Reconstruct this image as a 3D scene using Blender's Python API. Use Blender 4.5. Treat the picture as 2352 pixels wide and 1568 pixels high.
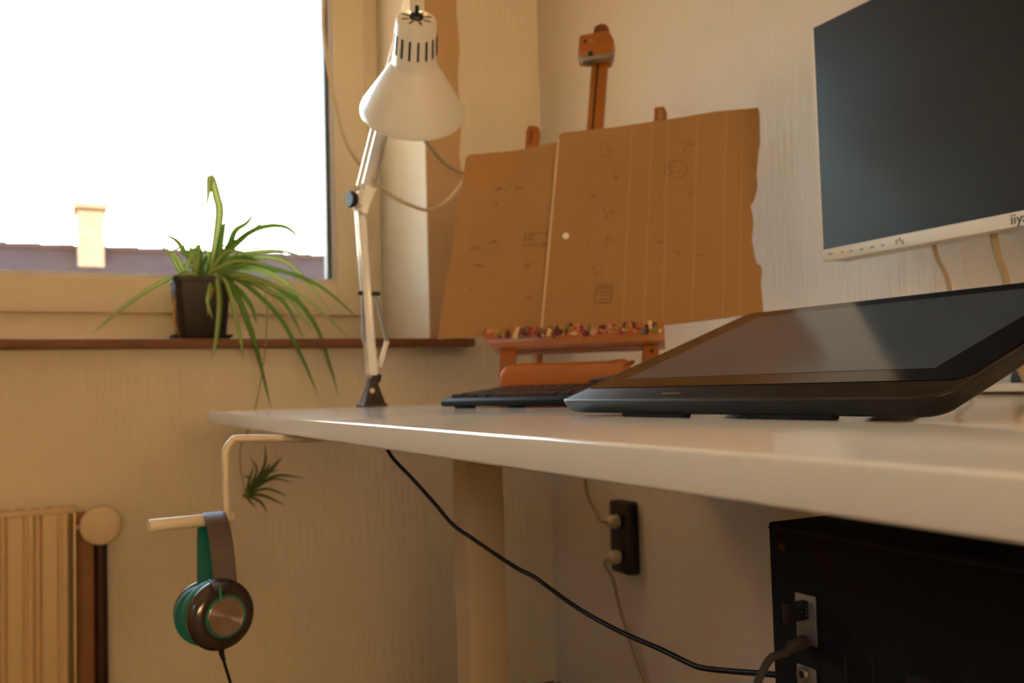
import bpy, bmesh, math, random
from mathutils import Vector, Matrix
random.seed(7)
for o in list(bpy.data.objects): bpy.data.objects.remove(o)
scene = bpy.context.scene
COL = scene.collection
V = Vector
# ------------------------------------------------------------------ camera
FPX, IW, IH = 2100.0, 2352, 1568
yaw, pitch, roll = map(math.radians, (26.4, 2.92, 1.6))
FW = V((math.sin(yaw)*math.cos(pitch), math.cos(yaw)*math.cos(pitch), math.sin(pitch)))
_r0 = V((math.cos(yaw), -math.sin(yaw), 0)); _u0 = _r0.cross(FW)
RT = _r0*math.cos(roll) - _u0*math.sin(roll)
UP = _r0*math.sin(roll) + _u0*math.cos(roll)
CAM = V((0, 0, .806))
cd = bpy.data.cameras.new('camera'); cam = bpy.data.objects.new('camera', cd); COL.objects.link(cam)
cam.matrix_world = Matrix(((RT.x, UP.x, -FW.x, CAM.x), (RT.y, UP.y, -FW.y, CAM.y), (RT.z, UP.z, -FW.z, CAM.z), (0, 0, 0, 1)))
cd.sensor_width = 36; cd.lens = 36*FPX/IW; cd.clip_start = .02; cd.clip_end = 200
cd.dof.use_dof = True; cd.dof.focus_distance = .62; cd.dof.aperture_fstop = 10.5
scene.camera = cam
# ------------------------------------------------------------------ world, sun, exposure
SUN_EL, SUN_AZ = 8.0, -0.4
w = bpy.data.worlds.new('world'); scene.world = w; w.use_nodes = True
nt = w.node_tree; bg = nt.nodes['Background']
sky = nt.nodes.new('ShaderNodeTexSky'); sky.sky_type = 'NISHITA'; sky.sun_disc = False
sky.sun_elevation = math.radians(SUN_EL); sky.sun_rotation = math.radians(SUN_AZ); sky.dust_density = .4; sky.ozone_density = 1.5
nt.links.new(sky.outputs[0], bg.inputs[0]); bg.inputs[1].default_value = .85
sd = bpy.data.lights.new('sun', 'SUN'); so = bpy.data.objects.new('sun', sd); COL.objects.link(so)
sd.energy = 27.0; sd.color = (1, .71, .44); sd.angle = math.radians(.6)
_e, _a = math.radians(SUN_EL), math.radians(SUN_AZ)
_d = V((-math.sin(_a)*math.cos(_e), -math.cos(_a)*math.cos(_e), -math.sin(_e)))
so.rotation_euler = _d.to_track_quat('-Z', 'Y').to_euler()
so.location = (0, 6, 4)
vs = scene.view_settings
vs.view_transform = 'Standard'; vs.look = 'None'; vs.gamma = 1; vs.use_curve_mapping = False; vs.exposure = 1.72

# ------------------------------------------------------------------ pixel helpers
def ray(px, py): return FW + RT*((px-IW/2)/FPX) - UP*((py-IH/2)/FPX)
def at(ax, val, px, py):
    d = ray(px, py); return CAM + d*((val-CAM[ax])/d[ax])
def dep(px, py, z): return CAM + ray(px, py)*z
# ------------------------------------------------------------------ materials
def lin(c):
    if isinstance(c, str): c = tuple(int(c[i:i+2], 16)/255 for i in (0, 2, 4))
    return tuple(x/12.92 if x <= .04045 else ((x+.055)/1.055)**2.4 for x in c) + (1,)
def mat(name, col, rough=.5, metal=0, spec=.5, var=0, vscale=8, vstretch=(1, 1, 1), bump=0, bscale=60, bstretch=(1, 1, 1), coat=0, trans=0, aniso=0):
    m = bpy.data.materials.new(name); m.use_nodes = True
    n = m.node_tree.nodes; l = m.node_tree.links; b = n['Principled BSDF']
    b.inputs['Base Color'].default_value = lin(col); b.inputs['Roughness'].default_value = rough
    b.inputs['Metallic'].default_value = metal; b.inputs['Specular IOR Level'].default_value = spec
    b.inputs['Coat Weight'].default_value = coat
    tc = n.new('ShaderNodeTexCoord')
    def noise(scale, stretch, detail=4):
        mp = n.new('ShaderNodeMapping'); mp.inputs['Scale'].default_value = stretch
        l.new(tc.outputs['Object'], mp.inputs[0])
        t = n.new('ShaderNodeTexNoise'); t.inputs['Scale'].default_value = scale; t.inputs['Detail'].default_value = detail
        l.new(mp.outputs[0], t.inputs[0]); return t
    if var:
        t = noise(vscale, vstretch); mx = n.new('ShaderNodeMix'); mx.data_type = 'RGBA'
        c = lin(col); mx.inputs[6].default_value = tuple(x*(1-var) for x in c[:3])+(1,); mx.inputs[7].default_value = tuple(min(1, x*(1+var)) for x in c[:3])+(1,)
        l.new(t.outputs[0], mx.inputs[0]); l.new(mx.outputs[2], b.inputs['Base Color'])
    if bump:
        t = noise(bscale, bstretch); bp = n.new('ShaderNodeBump'); bp.inputs['Strength'].default_value = bump; bp.inputs['Distance'].default_value = .004
        l.new(t.outputs[0], bp.inputs['Height']); l.new(bp.outputs[0], b.inputs['Normal'])
    if trans:
        tr = n.new('ShaderNodeBsdfTranslucent'); ms = n.new('ShaderNodeMixShader'); ms.inputs[0].default_value = trans
        c = lin(col); tr.inputs[0].default_value = tuple(min(1, x*1.5) for x in c[:3])+(1,)
        out = n['Material Output']; l.new(b.outputs[0], ms.inputs[1]); l.new(tr.outputs[0], ms.inputs[2]); l.new(ms.outputs[0], out.inputs[0])
    if aniso:
        b.inputs['Anisotropic'].default_value = aniso
    return m
M = {}
M['wallpaper'] = mat('wallpaper', 'eadcc2', .85, var=.05, vscale=3, bump=.7, bscale=90, bstretch=(1, 1, .16))
M['wallpaper_white'] = mat('wallpaper_white', 'ddd0c2', .85, var=.04, vscale=3, bump=.6, bscale=130, bstretch=(1, 1, .12))
M['plaster'] = mat('plaster', 'cba67a', .9, var=.07, vscale=9, bump=.35, bscale=40)
M['reveal'] = mat('reveal_paint', 'e4dccb', .7, var=.05, vscale=14, bump=.3, bscale=45)
M['ceiling'] = mat('ceiling_paint', 'ece2d0', .9, bump=.2)
M['floor'] = mat('floor_wood', '4e3624', .5, var=.25, vscale=5, vstretch=(6, .6, 1))
M['sill'] = mat('sill_wood', '7a4a24', .55, var=.45, vscale=18, vstretch=(.5, 1, 2), bump=.4, bscale=60)
M['base'] = mat('baseboard_wood', '5a3320', .5, var=.2, vscale=10)
M['frame'] = mat('window_frame', 'eadcc6', .4, var=.02)
M['gasket'] = mat('gasket', 'd8d6dc', .45)
M['spacer'] = mat('glazing_spacer', '5a6470', .5)
M['desk'] = mat('desk_laminate', 'eee7d9', .12, var=.025, vscale=4, vstretch=(1, 5, 1), spec=.5)
M['deskframe'] = mat('desk_frame_paint', 'd6bd97', .45)
M['white_rod'] = mat('hook_paint', 'e8d9bc', .35)
M['shade'] = mat('lamp_enamel', 'ece4d8', .28, coat=.3)
M['lamp_metal'] = mat('lamp_arm_paint', 'e9e4da', .3, coat=.2)
M['lamp_steel'] = mat('lamp_spring_steel', 'b8b2a8', .35, metal=.9)
M['black'] = mat('black_plastic', '1a1714', .42, var=.1)
M['iron'] = mat('lamp_clamp_iron', '3a2d24', .5, var=.25, vscale=60)
M['dark'] = mat('slot_dark', '15100c', .8)
M['case'] = mat('case_black', '090909', .7, spec=.25, var=.1, vscale=30)
M['plate'] = mat('port_plate_steel', '8d979c', .4, metal=.85, var=.06, vscale=30)
M['brass'] = mat('brass_screw', '5e3e1c', .5, metal=.9)
M['braid'] = mat('braided_cable', '3c3634', .7, var=.2, vscale=400)
M['cable'] = mat('black_cable', '14120f', .45)
M['cable_tan'] = mat('tan_cable', 'a8906c', .6)
M['cable_grey'] = mat('grey_cable', '8b8170', .6)
M['cord_white'] = mat('white_cord', 'd9c6a2', .5)
M['plug'] = mat('plug_white', 'd6c6ac', .5)
M['tab_body'] = mat('tablet_body', '0e0e0d', .45, var=.04, vscale=20, spec=.35)
M['tab_rim'] = mat('tablet_rim_metal', '34322f', .3, metal=.4)
M['tab_glass'] = mat('tablet_bezel_glass', '0b0b0b', .12, spec=.5)
M['tab_screen'] = mat('tablet_screen', '475259', .13, spec=.5)
M['rubber'] = mat('rubber_foot', '0c0b0a', .8)
M['print_grey'] = mat('print_grey', '6a6660', .5)
M['print_mid'] = mat('print_mid_grey', 'a39a8c', .5)
M['logo_dark'] = mat('logo_dark', '4a4742', .4)
M['mon_screen'] = mat('monitor_screen', '0c1016', .30, spec=.45)
M['mon_bezel'] = mat('monitor_bezel', 'e6dccb', .45)
M['mon_back'] = mat('monitor_back', 'd8d0c4', .5)
M['key'] = mat('key_plastic', '1b1b1d', .3)
M['kb'] = mat('keyboard_body', '0e0d0c', .6, spec=.3)
M['wood'] = mat('easel_wood', 'a05c1c', .42, var=.22, vscale=12, vstretch=(1, 1, 6), coat=.15)
M['wood_dk'] = mat('easel_wood_dark', '783e18', .5, var=.2, vscale=12)
M['groove'] = mat('groove_dark', '3c1c0c', .7)
M['alu'] = mat('aluminium', '9b9487', .4, metal=.8)
M['card'] = mat('cardboard', 'a87c4a', .85, var=.07, vscale=5, vstretch=(3, 3, .6), bump=.12, bscale=120, bstretch=(1.2, 1.2, .05))
M['card_edge'] = mat('cardboard_edge', 'd2b48c', .9)
M['ink'] = mat('print_ink', 'a0764a', .85)
M['ink_dk'] = mat('print_ink_dark', '86643f', .85)
M['ink_lt'] = mat('cardboard_crease', 'b48a58', .85)
M['pin'] = mat('pin_white', 'f2ead8', .35)
M['leather'] = mat('orange_leather', 'b2641c', .45, var=.12, vscale=9, bump=.1, bscale=150)
M['rad'] = mat('radiator_enamel', 'dcbf90', .35)
M['knob'] = mat('valve_knob', 'dfc7a2', .45)
M['pipe'] = mat('brown_pipe', '3a1c10', .45)
M['casing'] = mat('brown_casing', 'a06c40', .6, var=.15, vscale=14)
M['pot'] = mat('pot_plastic', '2a221c', .5, var=.08)
M['soil'] = mat('soil', '2e1f14', .95, bump=.8, bscale=80)
M['leaf'] = mat('leaf_green', '638a2a', .45, trans=.16, var=.18, vscale=20)
M['leaf_pale'] = mat('leaf_pale', 'b8c27a', .45, trans=.16)
M['leaf_dk'] = mat('leaf_deep_green', '466f22', .45, trans=.16)
M['leaf_dry'] = mat('leaf_dry', 'b98648', .7, trans=.16)
M['leaf_baby'] = mat('leaf_plantlet', '4c5f22', .5, trans=.3)
M['stolon'] = mat('stolon', '8f8a3c', .6)
M['teal'] = mat('teal_cushion', '1b7a68', .6)
M['hp_band'] = mat('headband_grey', '5b4c42', .55)
M['hp_shell'] = mat('headphone_shell', '40332b', .18, coat=.4)
M['hp_dark'] = mat('headphone_joint', '2d2630', .4)
M['hp_disc'] = mat('brushed_disc', 'cdb5a6', .22, metal=1, aniso=.95)
n = M['hp_disc'].node_tree.nodes; tg = n.new('ShaderNodeTangent'); tg.direction_type = 'RADIAL'; tg.axis = 'Z'; n['Principled BSDF'].inputs['Anisotropic Rotation'].default_value = .25
M['hp_disc'].node_tree.links.new(tg.outputs[0], n['Principled BSDF'].inputs['Tangent'])
M['roof'] = mat('roof_tiles', '4c2c20', .8, var=.35, vscale=2.5, bump=.8, bscale=5)
M['housewall'] = mat('house_render', 'b98c6c', .9, var=.1)
M['chimney'] = mat('chimney_brick', 'b88e70', .9, var=.25, vscale=6)
M['paper'] = M['ink']
# clear window glass: thin pane, fresnel mix of transparent and glossy
g = bpy.data.materials.new('window_glass'); g.use_nodes = True; n = g.node_tree.nodes; l = g.node_tree.links; n.remove(n['Principled BSDF'])
fr = n.new('ShaderNodeFresnel'); fr.inputs[0].default_value = 1.45; tp = n.new('ShaderNodeBsdfTransparent'); gl = n.new('ShaderNodeBsdfGlossy'); gl.inputs['Roughness'].default_value = .02
tp.inputs[0].default_value = (.97, .98, .97, 1)
mx = n.new('ShaderNodeMixShader'); l.new(fr.outputs[0], mx.inputs[0]); l.new(tp.outputs[0], mx.inputs[1]); l.new(gl.outputs[0], mx.inputs[2]); l.new(mx.outputs[0], n['Material Output'].inputs[0])
M['glass'] = g

# ------------------------------------------------------------------ mesh builder
WL = {}
def smooth_path(pts, n=6):
    P = [V(p) for p in pts]
    if len(P) < 3: return P
    out = []
    for i in range(len(P)-1):
        p0 = P[i-1] if i else P[0]*2-P[1]; p1, p2 = P[i], P[i+1]; p3 = P[i+2] if i+2 < len(P) else P[-1]*2-P[-2]
        for k in range(n):
            t = k/n
            out.append(.5*((2*p1)+(p2-p0)*t+(2*p0-5*p1+4*p2-p3)*t*t+(3*p1-p0-3*p2+p3)*t**3))
    return out+[P[-1]]
class MB:
    def __init__(s): s.v, s.f, s.mi = [], [], []
    def add(s, vs, fs, mi=0):
        k = len(s.v); s.v += [V(p) for p in vs]; s.f += [tuple(i+k for i in f) for f in fs]; s.mi += [mi]*len(fs); return s
    def box(s, a, b, X=None, Y=None, Z=None, o=None):
        """axis box from a to b; with X,Y,Z,o it lives in that frame"""
        c = [V((x, y, z)) for z in (a[2], b[2]) for y in (a[1], b[1]) for x in (a[0], b[0])]
        if X is not None: c = [o+X*p.x+Y*p.y+Z*p.z for p in c]
        return s.add(c, [(0, 2, 3, 1), (4, 5, 7, 6), (0, 1, 5, 4), (2, 6, 7, 3), (0, 4, 6, 2), (1, 3, 7, 5)])
    def prism(s, pts, vec):
        n = len(pts); P = [V(p) for p in pts]; Q = [p+V(vec) for p in P]
        return s.add(P+Q, [tuple(range(n))[::-1], tuple(range(n, 2*n))]+[(i, (i+1) % n, n+(i+1) % n, n+i) for i in range(n)])
    def tube(s, pts, r, seg=10, sm=0, radii=None):
        P = smooth_path(pts, sm) if sm else [V(p) for p in pts]
        m = len(P); T = [(P[min(i+1, m-1)]-P[max(i-1, 0)]).normalized() for i in range(m)]
        a = V((0, 0, 1)) if abs(T[0].z) < .9 else V((1, 0, 0)); N = (a-T[0]*a.dot(T[0])).normalized()
        vs = []
        for i in range(m):
            N = (N-T[i]*N.dot(T[i])).normalized(); B = T[i].cross(N)
            rr = radii[0]+(radii[1]-radii[0])*i/(m-1) if radii else r
            vs += [P[i]+(N*math.cos(2*math.pi*k/seg)+B*math.sin(2*math.pi*k/seg))*rr for k in range(seg)]
        fs = [(i*seg+k, i*seg+(k+1) % seg, (i+1)*seg+(k+1) % seg, (i+1)*seg+k) for i in range(m-1) for k in range(seg)]
        fs += [tuple(range(seg))[::-1], tuple((m-1)*seg+k for k in range(seg))]
        return s.add(vs, fs)
    def bar(s, p, q, w, h, side=None):
        p, q = V(p), V(q); T = (q-p).normalized(); S = side or V((1, 0, 0)); S = (S-T*S.dot(T)).normalized(); N = T.cross(S)
        return s.box((-w/2, -h/2, 0), (w/2, h/2, (q-p).length), S, N, T, p)
    def lathe(s, prof, o, ax, seg=32, cap=True):
        o, ax = V(o), V(ax).normalized(); a = V((0, 0, 1)) if abs(ax.z) < .9 else V((1, 0, 0)); N = (a-ax*a.dot(ax)).normalized(); B = ax.cross(N)
        vs = []
        for (r, h) in prof: vs += [o+ax*h+(N*math.cos(2*math.pi*k/seg)+B*math.sin(2*math.pi*k/seg))*max(r, 1e-5) for k in range(seg)]
        m = len(prof); fs = [(i*seg+k, i*seg+(k+1) % seg, (i+1)*seg+(k+1) % seg, (i+1)*seg+k) for i in range(m-1) for k in range(seg)]
        if cap: fs += [tuple(range(seg))[::-1], tuple((m-1)*seg+k for k in range(seg))]
        return s.add(vs, fs)
    def leaf(s, pts, w, twist=0, sm=6, tip=True):
        P = smooth_path(pts, sm); m = len(P); vs = []
        for i in range(m):
            T = (P[min(i+1, m-1)]-P[max(i-1, 0)]).normalized(); t = i/(m-1)
            S = T.cross(V((.25, 1, -.15))); S = S.normalized() if S.length > 1e-3 else V((1, 0, 0)); N = S.cross(T)
            a = twist*(1-.3*t); S2 = S*math.cos(a)+N*math.sin(a); N2 = S2.cross(T)
            ww = w*(.55+.45*min(1, t*5))*(1-t**3)**.8 if tip else w
            ww = max(ww, .0004)
            for k, d in ((-1, .22), (-.38, 0), (0, -.03), (.38, 0), (1, .22)): vs.append(P[i]+S2*(ww*k)+N2*(ww*d))
        for strip in range(4):
            fs = [(i*5+strip, i*5+strip+1, (i+1)*5+strip+1, (i+1)*5+strip) for i in range(m-1)]
            k = len(s.v) if strip == 0 else k
            if strip == 0: s.v += vs
            s.f += [tuple(j+k for j in f) for f in fs]; s.mi += [0 if strip in (0, 3) else 1]*len(fs)
        return s
    def build(s, name, mats, parent=None, bevel=0, bseg=2, smooth=True, angle=38, fix=True):
        me = bpy.data.meshes.new(name)
        lo = V([min(p[i] for p in s.v) for i in range(3)]); hi = V([max(p[i] for p in s.v) for i in range(3)])
        c = (lo+hi)/2
        me.from_pydata([p-c for p in s.v], [], s.f)
        for m in (mats if isinstance(mats, (list, tuple)) else [mats]): me.materials.append(M[m])
        me.polygons.foreach_set('material_index', s.mi)
        bm = bmesh.new(); bm.from_mesh(me)
        if fix: bmesh.ops.recalc_face_normals(bm, faces=bm.faces)
        if bevel: bmesh.ops.bevel(bm, geom=[e for e in bm.edges if len(e.link_faces) == 2 and e.calc_face_angle(0) > .6], offset=bevel, segments=bseg, profile=.5, affect='EDGES', clamp_overlap=True)
        bm.to_mesh(me); bm.free()
        me.polygons.foreach_set('use_smooth', [smooth]*len(me.polygons))
        if smooth: me.set_sharp_from_angle(angle=math.radians(angle))
        o = bpy.data.objects.new(name, me); COL.objects.link(o)
        return place(o, c, parent)
def place(o, c, parent):
    WL[o.name] = V(c)
    if parent: o.parent = parent; o.location = V(c)-WL[parent.name]
    else: o.location = c
    return o
def thing(name, loc, label, cat, group=None):
    o = bpy.data.objects.new(name, None); o.empty_display_size = .05; COL.objects.link(o); place(o, V(loc), None)
    return tag(o, label, cat, group)
def tag(o, label, cat, group=None, kind=None):
    o['label'] = label; o['category'] = cat
    if group: o['group'] = group
    if kind: o['kind'] = kind
    return o
def struct(o, label, cat): return tag(o, label, cat, kind='structure')
def text(name, body, size, origin, X, Y, m, parent, thick=.0003):
    cu = bpy.data.curves.new(name, 'FONT'); cu.body = body; cu.size = size; cu.extrude = thick
    t = bpy.data.objects.new('tmp', cu); COL.objects.link(t)
    dg = bpy.context.evaluated_depsgraph_get(); me = bpy.data.meshes.new_from_object(t.evaluated_get(dg)); bpy.data.objects.remove(t)
    Z = X.cross(Y)
    b = MB(); b.add([origin+X*v.co.x+Y*v.co.y+Z*v.co.z for v in me.vertices], [tuple(p.vertices) for p in me.polygons])
    return b.build(name, m, parent, smooth=False)

# ================================================================== THE ROOM
XW, YW, ZC = 1.1375, 2.087, 2.5      # right wall, window wall, ceiling
XL, YB = -2.0, -2.0
XR = at(1, YW, 985, 600).x                 # right side of the window opening
YF = at(0, XR, 880, 600).y                 # room face of the fixed window frame
ZS = at(1, YW-.05, 600, 777).z             # sill top
ZSb = at(1, YW-.05, 600, 797).z
WX0, WZ1 = -.85, 2.05                      # left and top of opening
TH = YF-YW+.12
struct(MB().box((XL, YB, -.1), (XW, YW, 0)).build('floor', 'floor'), 'brown wooden floor of the room', 'floor')
struct(MB().box((XL, YB, ZC), (XW, YW, ZC+.1)).build('ceiling', 'ceiling'), 'plain cream ceiling of the room', 'ceiling')
b = MB()
b.box((XL-.1, YW, -.1), (WX0, YW+TH, ZC+.1)); b.box((XR+.002, YW, -.1), (XW+.1, YW+TH, ZC+.1))
b.box((WX0, YW, -.1), (XR+.002, YW+TH, ZSb)); b.box((WX0, YW, WZ1), (XR+.002, YW+TH, ZC+.1))
struct(b.build('wall_window', 'wallpaper', smooth=False), 'warm cream textured wallpaper wall around the window', 'wall')
struct(MB().box((XW, YB, -.1), (XW+.1, YW, ZC+.1)).build('wall_right', 'wallpaper_white', smooth=False), 'off-white ribbed wallpaper wall behind easel and monitor', 'wall')
W2 = (-.35, .35, 1.4, 2.1)      # opening for the added left-wall window: y0, y1, z0, z1
b = MB()
b.box((XL-.2, YB, -.1), (XL, W2[0], ZC+.1)); b.box((XL-.2, W2[1], -.1), (XL, YW, ZC+.1)); b.box((XL-.2, W2[0], -.1), (XL, W2[1], W2[2])); b.box((XL-.2, W2[0], W2[3]), (XL, W2[1], ZC+.1))
struct(b.build('wall_left', 'wallpaper', smooth=False), 'cream wallpaper wall on the far left of the room', 'wall')
struct(MB().box((XL-.1, YB-.1, -.1), (XW+.1, YB, ZC+.1)).build('wall_back', 'wallpaper', smooth=False), 'cream wallpaper wall behind the viewer', 'wall')
# reveal lining (painted), plaster band beside it
struct(MB().box((XR-.002, YW+.002, ZS), (XR+.001, YF+.001, WZ1)).build('trim_1', 'reveal', smooth=False), 'whitewashed side reveal of the window opening', 'window reveal')
xp = at(1, YW, 1057, 300).x
pts = [V((XR-.002, YW-.002, ZS-.01)), V((XR-.002, YW-.002, ZC))]
for i in range(30, -1, -1):
    z = ZS-.01+(ZC-ZS+.01)*i/30; pts.append(V((xp+.003*math.sin(i*1.9)+.002*math.sin(i*4.7), YW-.002, z)))
struct(MB().prism(pts, (0, .003, 0)).build('trim_2', 'plaster', smooth=False), 'bare brown plaster band between window reveal and wallpaper', 'plaster trim')
xs = at(1, YW-.05, 1092, 790).x
s_ = MB().box((WX0-.1, YW-.05, ZSb), (xs, YW+.001, ZS)); s_.box((WX0, YW, ZSb), (XR-.0025, YF+.03, ZS))
struct(s_.build('trim_3', 'sill', bevel=.002), 'dark brown worn wooden window sill under the window', 'window sill')
struct(MB().box((XL, YW-.015, 0), (XW-.015, YW, .06)).build('baseboard_window', 'base', bevel=.003), 'dark brown wooden baseboard below the window wall', 'baseboard')
struct(MB().box((XW-.015, YB, 0), (XW, YW-.016, .06)).build('baseboard_right', 'base', bevel=.003), 'dark brown wooden baseboard along the right wall', 'baseboard')
# window
def fx(px, Y=None): return at(1, Y or YF, px, 500).x
xo, xsash, xg, xgl = XR-.003, at(1, YF, 840, 500).x, at(1, YF-.02, 774, 500).x, at(1, YF, 760, 500).x
zf0 = ZS; zs0 = at(1, YF, 500, 723).z; zg0 = at(1, YF-.02, 500, 642).z; zgl = at(1, YF, 500, 634).z
WN = tag(thing('window_1', ((WX0+XR)/2, YF, ZS), 'white framed window with low sun behind it', 'window'), 'cream framed window above the sill with bright sky behind', 'window', kind='structure')
def ring(x0, x1, z0, z1, t0, y0, y1):
    b = MB(); tl, tr, tb, tt = t0
    b.box((x0, y0, z0), (x0+tl, y1, z1)); b.box((x1-tr, y0, z0), (x1, y1, z1)); b.box((x0+tl, y0, z0), (x1-tr, y1, z0+tb)); b.box((x0+tl, y0, z1-tt), (x1-tr, y1, z1)); return b
ft = xo-xsash+.004
ring(WX0, xo, zf0, WZ1, (ft, ft, zs0-zf0+.004, .06), YF, YF+.06).build('frame', 'frame', WN, bevel=.003)
ring(WX0+ft-.004, xsash, zs0, WZ1-.056, (xsash-xg, xsash-xg, zg0-zs0, .07), YF-.02, YF+.045).build('sash', 'frame', WN, bevel=.004)
sx0 = WX0+ft-.004+(xsash-xg)
ring(sx0, xg, zg0, WZ1-.126, (.012, .012, .011, .012), YF-.012, YF+.03).build('glazing_bead', 'gasket', WN, bevel=.001)
ring(sx0+.012, xg-.012, zg0+.011, WZ1-.138, (.01, .012, .001, .01), YF-.002, YF+.028).build('spacer', 'spacer', WN)
MB().box((sx0+.01, YF+.008, zg0+.009), (xg-.01, YF+.012, WZ1-.136)).build('pane', 'glass', WN, smooth=False)
WN2 = tag(thing('added_side_window', (XL-.1, 0, W2[2]), 'added unseen cream framed window for side light', 'window'), 'added unseen cream framed window for side light', 'window', kind='structure')  # window added out of view to let in neutral side light
b = MB(); t_ = .07
b.box((XL-.12, W2[0]+.001, W2[2]+.001), (XL-.06, W2[0]+t_, W2[3]-.001)); b.box((XL-.12, W2[1]-t_, W2[2]+.001), (XL-.06, W2[1]-.001, W2[3]-.001))
b.box((XL-.12, W2[0]+t_, W2[2]+.001), (XL-.06, W2[1]-t_, W2[2]+t_)); b.box((XL-.12, W2[0]+t_, W2[3]-t_), (XL-.06, W2[1]-t_, W2[3]-.001))
b.build('frame', 'frame', WN2, bevel=.003)
MB().box((XL-.092, W2[0]+t_-.005, W2[2]+t_-.005), (XL-.088, W2[1]-t_+.005, W2[3]-t_+.005)).build('pane', 'glass', WN2, smooth=False)
# white ledge strip along the right wall behind the desk
struct(MB().box((1.098, -.6, .7835), (XW, 1.62, .7945)).build('trim_4', 'mon_bezel', bevel=.0015), 'thin white ledge strip along the right wall behind the desk', 'ledge')

# ================================================================== OUTSIDE: neighbour house with chimney
HY = 22.0
HH = thing('house', (3, HY+3, -6), 'neighbouring house with dark red tiled roof seen through the window', 'house')
ridge0, ridge1 = at(1, HY, 0, 562), at(1, HY, 760, 592)
def rz(x): return ridge0.z+(ridge1.z-ridge0.z)*(x-ridge0.x)/(ridge1.x-ridge0.x)
zr = ridge0.z
x0, x1 = -14.0, 12.0
MB().prism([V((x0, HY-4.2, rz(x0)-3.4)), V((x0, HY, rz(x0))), V((x0, HY+4.2, rz(x0)-3.4)), V((x0, HY+4.2, rz(x0)-3.6)), V((x0, HY, rz(x0)-.25)), V((x0, HY-4.2, rz(x0)-3.6))], V((x1-x0, 0, rz(x1)-rz(x0)))).build('roof', 'roof', HH, smooth=False)
MB().box((x0+.3, HY-3.8, -6), (x1-.3, HY+3.8, rz(x1)-3.3)).build('wall', 'housewall', HH, smooth=False)
for i in range(8):
    xx = -12+i*3; wdw = MB().box((xx, HY-3.86, -3), (xx+1.2, HY-3.78, -1.6)).build('house_window', 'spacer', HH)
rt = MB()
for i in range(40):
    xx = x0+(x1-x0)*i/40; rt.tube([V((xx, HY, rz(xx)-.06)), V((xx+.66, HY, rz(xx+.66)-.03))], .12, 8)
rr = rt.build('ridge_tiles', 'roof', HH); rr['kind'] = 'stuff'
cy = HY-.6
ca, cb = at(1, cy, 178, 520), at(1, cy, 240, 520)
ct = at(1, cy, 200, 482).z
ch = MB().box((ca.x, cy, zr-1.6), (cb.x, cy+.9, ct)).build('chimney', 'chimney', HH, bevel=.02)
MB().box((ca.x-.08, cy-.1, at(1, cy, 200, 480).z), (cb.x+.06, cy+1.0, at(1, cy, 200, 466).z)).build('chimney_cap', 'housewall', ch, bevel=.02)

# ================================================================== DESK
DT, DX0, DX1, DY1, DY0 = .78, .226, 1.1, 1.62, -.6
D = thing('desk', (.6, .6, 0), 'long white laminate desk with white square legs', 'desk')
MB().box((DX0, DY0, DT-.019), (DX1, DY1, DT)).build('desktop', 'desk', D, bevel=.0022, bseg=4)
lc = at(0, .5, 1076, 1300)
for ly in (lc.y, -.35):
    lg = MB().box((.5, ly, .03), (.557, ly+.05, DT-.045)).build('leg', 'deskframe', D, bevel=.003)
    MB().box((.26, ly-.01, 0), (1.02, ly+.06, .03)).build('foot', 'deskframe', D, bevel=.006)
    MB().box((.46, ly+.002, DT-.045), (1.05, ly+.048, DT-.019)).build('bracket', 'deskframe', D, bevel=.002)
MB().box((.51, -.30, DT-.043), (.545, lc.y, DT-.021)).build('crossbar', 'deskframe', D, bevel=.002)
# headphone hook under the desk
HYP = 1.05
hp = lambda px, py, Y=HYP: at(1, Y, px, py)
HK = thing('headphone_hook', hp(560, 1000), 'white bent metal hook under the desk edge holding the headphones', 'hook')
MB().tube([V((.33, HYP, DT-.0260)), V((.27, HYP, DT-.0260)), hp(560, 1006), hp(533, 1013), hp(519, 1034), hp(518, 1060), hp(519, 1120), hp(521, 1172), hp(516, 1188), hp(500, 1192)], .0039, 12, 5).build('rod', 'white_rod', HK)
MB().lathe([(.0062, 0), (.0068, .001), (.0068, .0895), (.0058, .091)], hp(341, 1208, HYP-.02), hp(512, 1190)-hp(341, 1208, HYP-.02), 20).build('bar', 'white_rod', HK)
MB().box((.262, HYP-.012, DT-.0215), (.34, HYP+.012, DT-.0194)).build('mounting_plate', 'white_rod', HK, bevel=.0005)
MB().lathe([(.004, 0), (.004, .002), (.002, .003)], (.285, HYP-.008, DT-.0215), (0, 0, -1), 10).build('screw', 'brass', HK)

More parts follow.
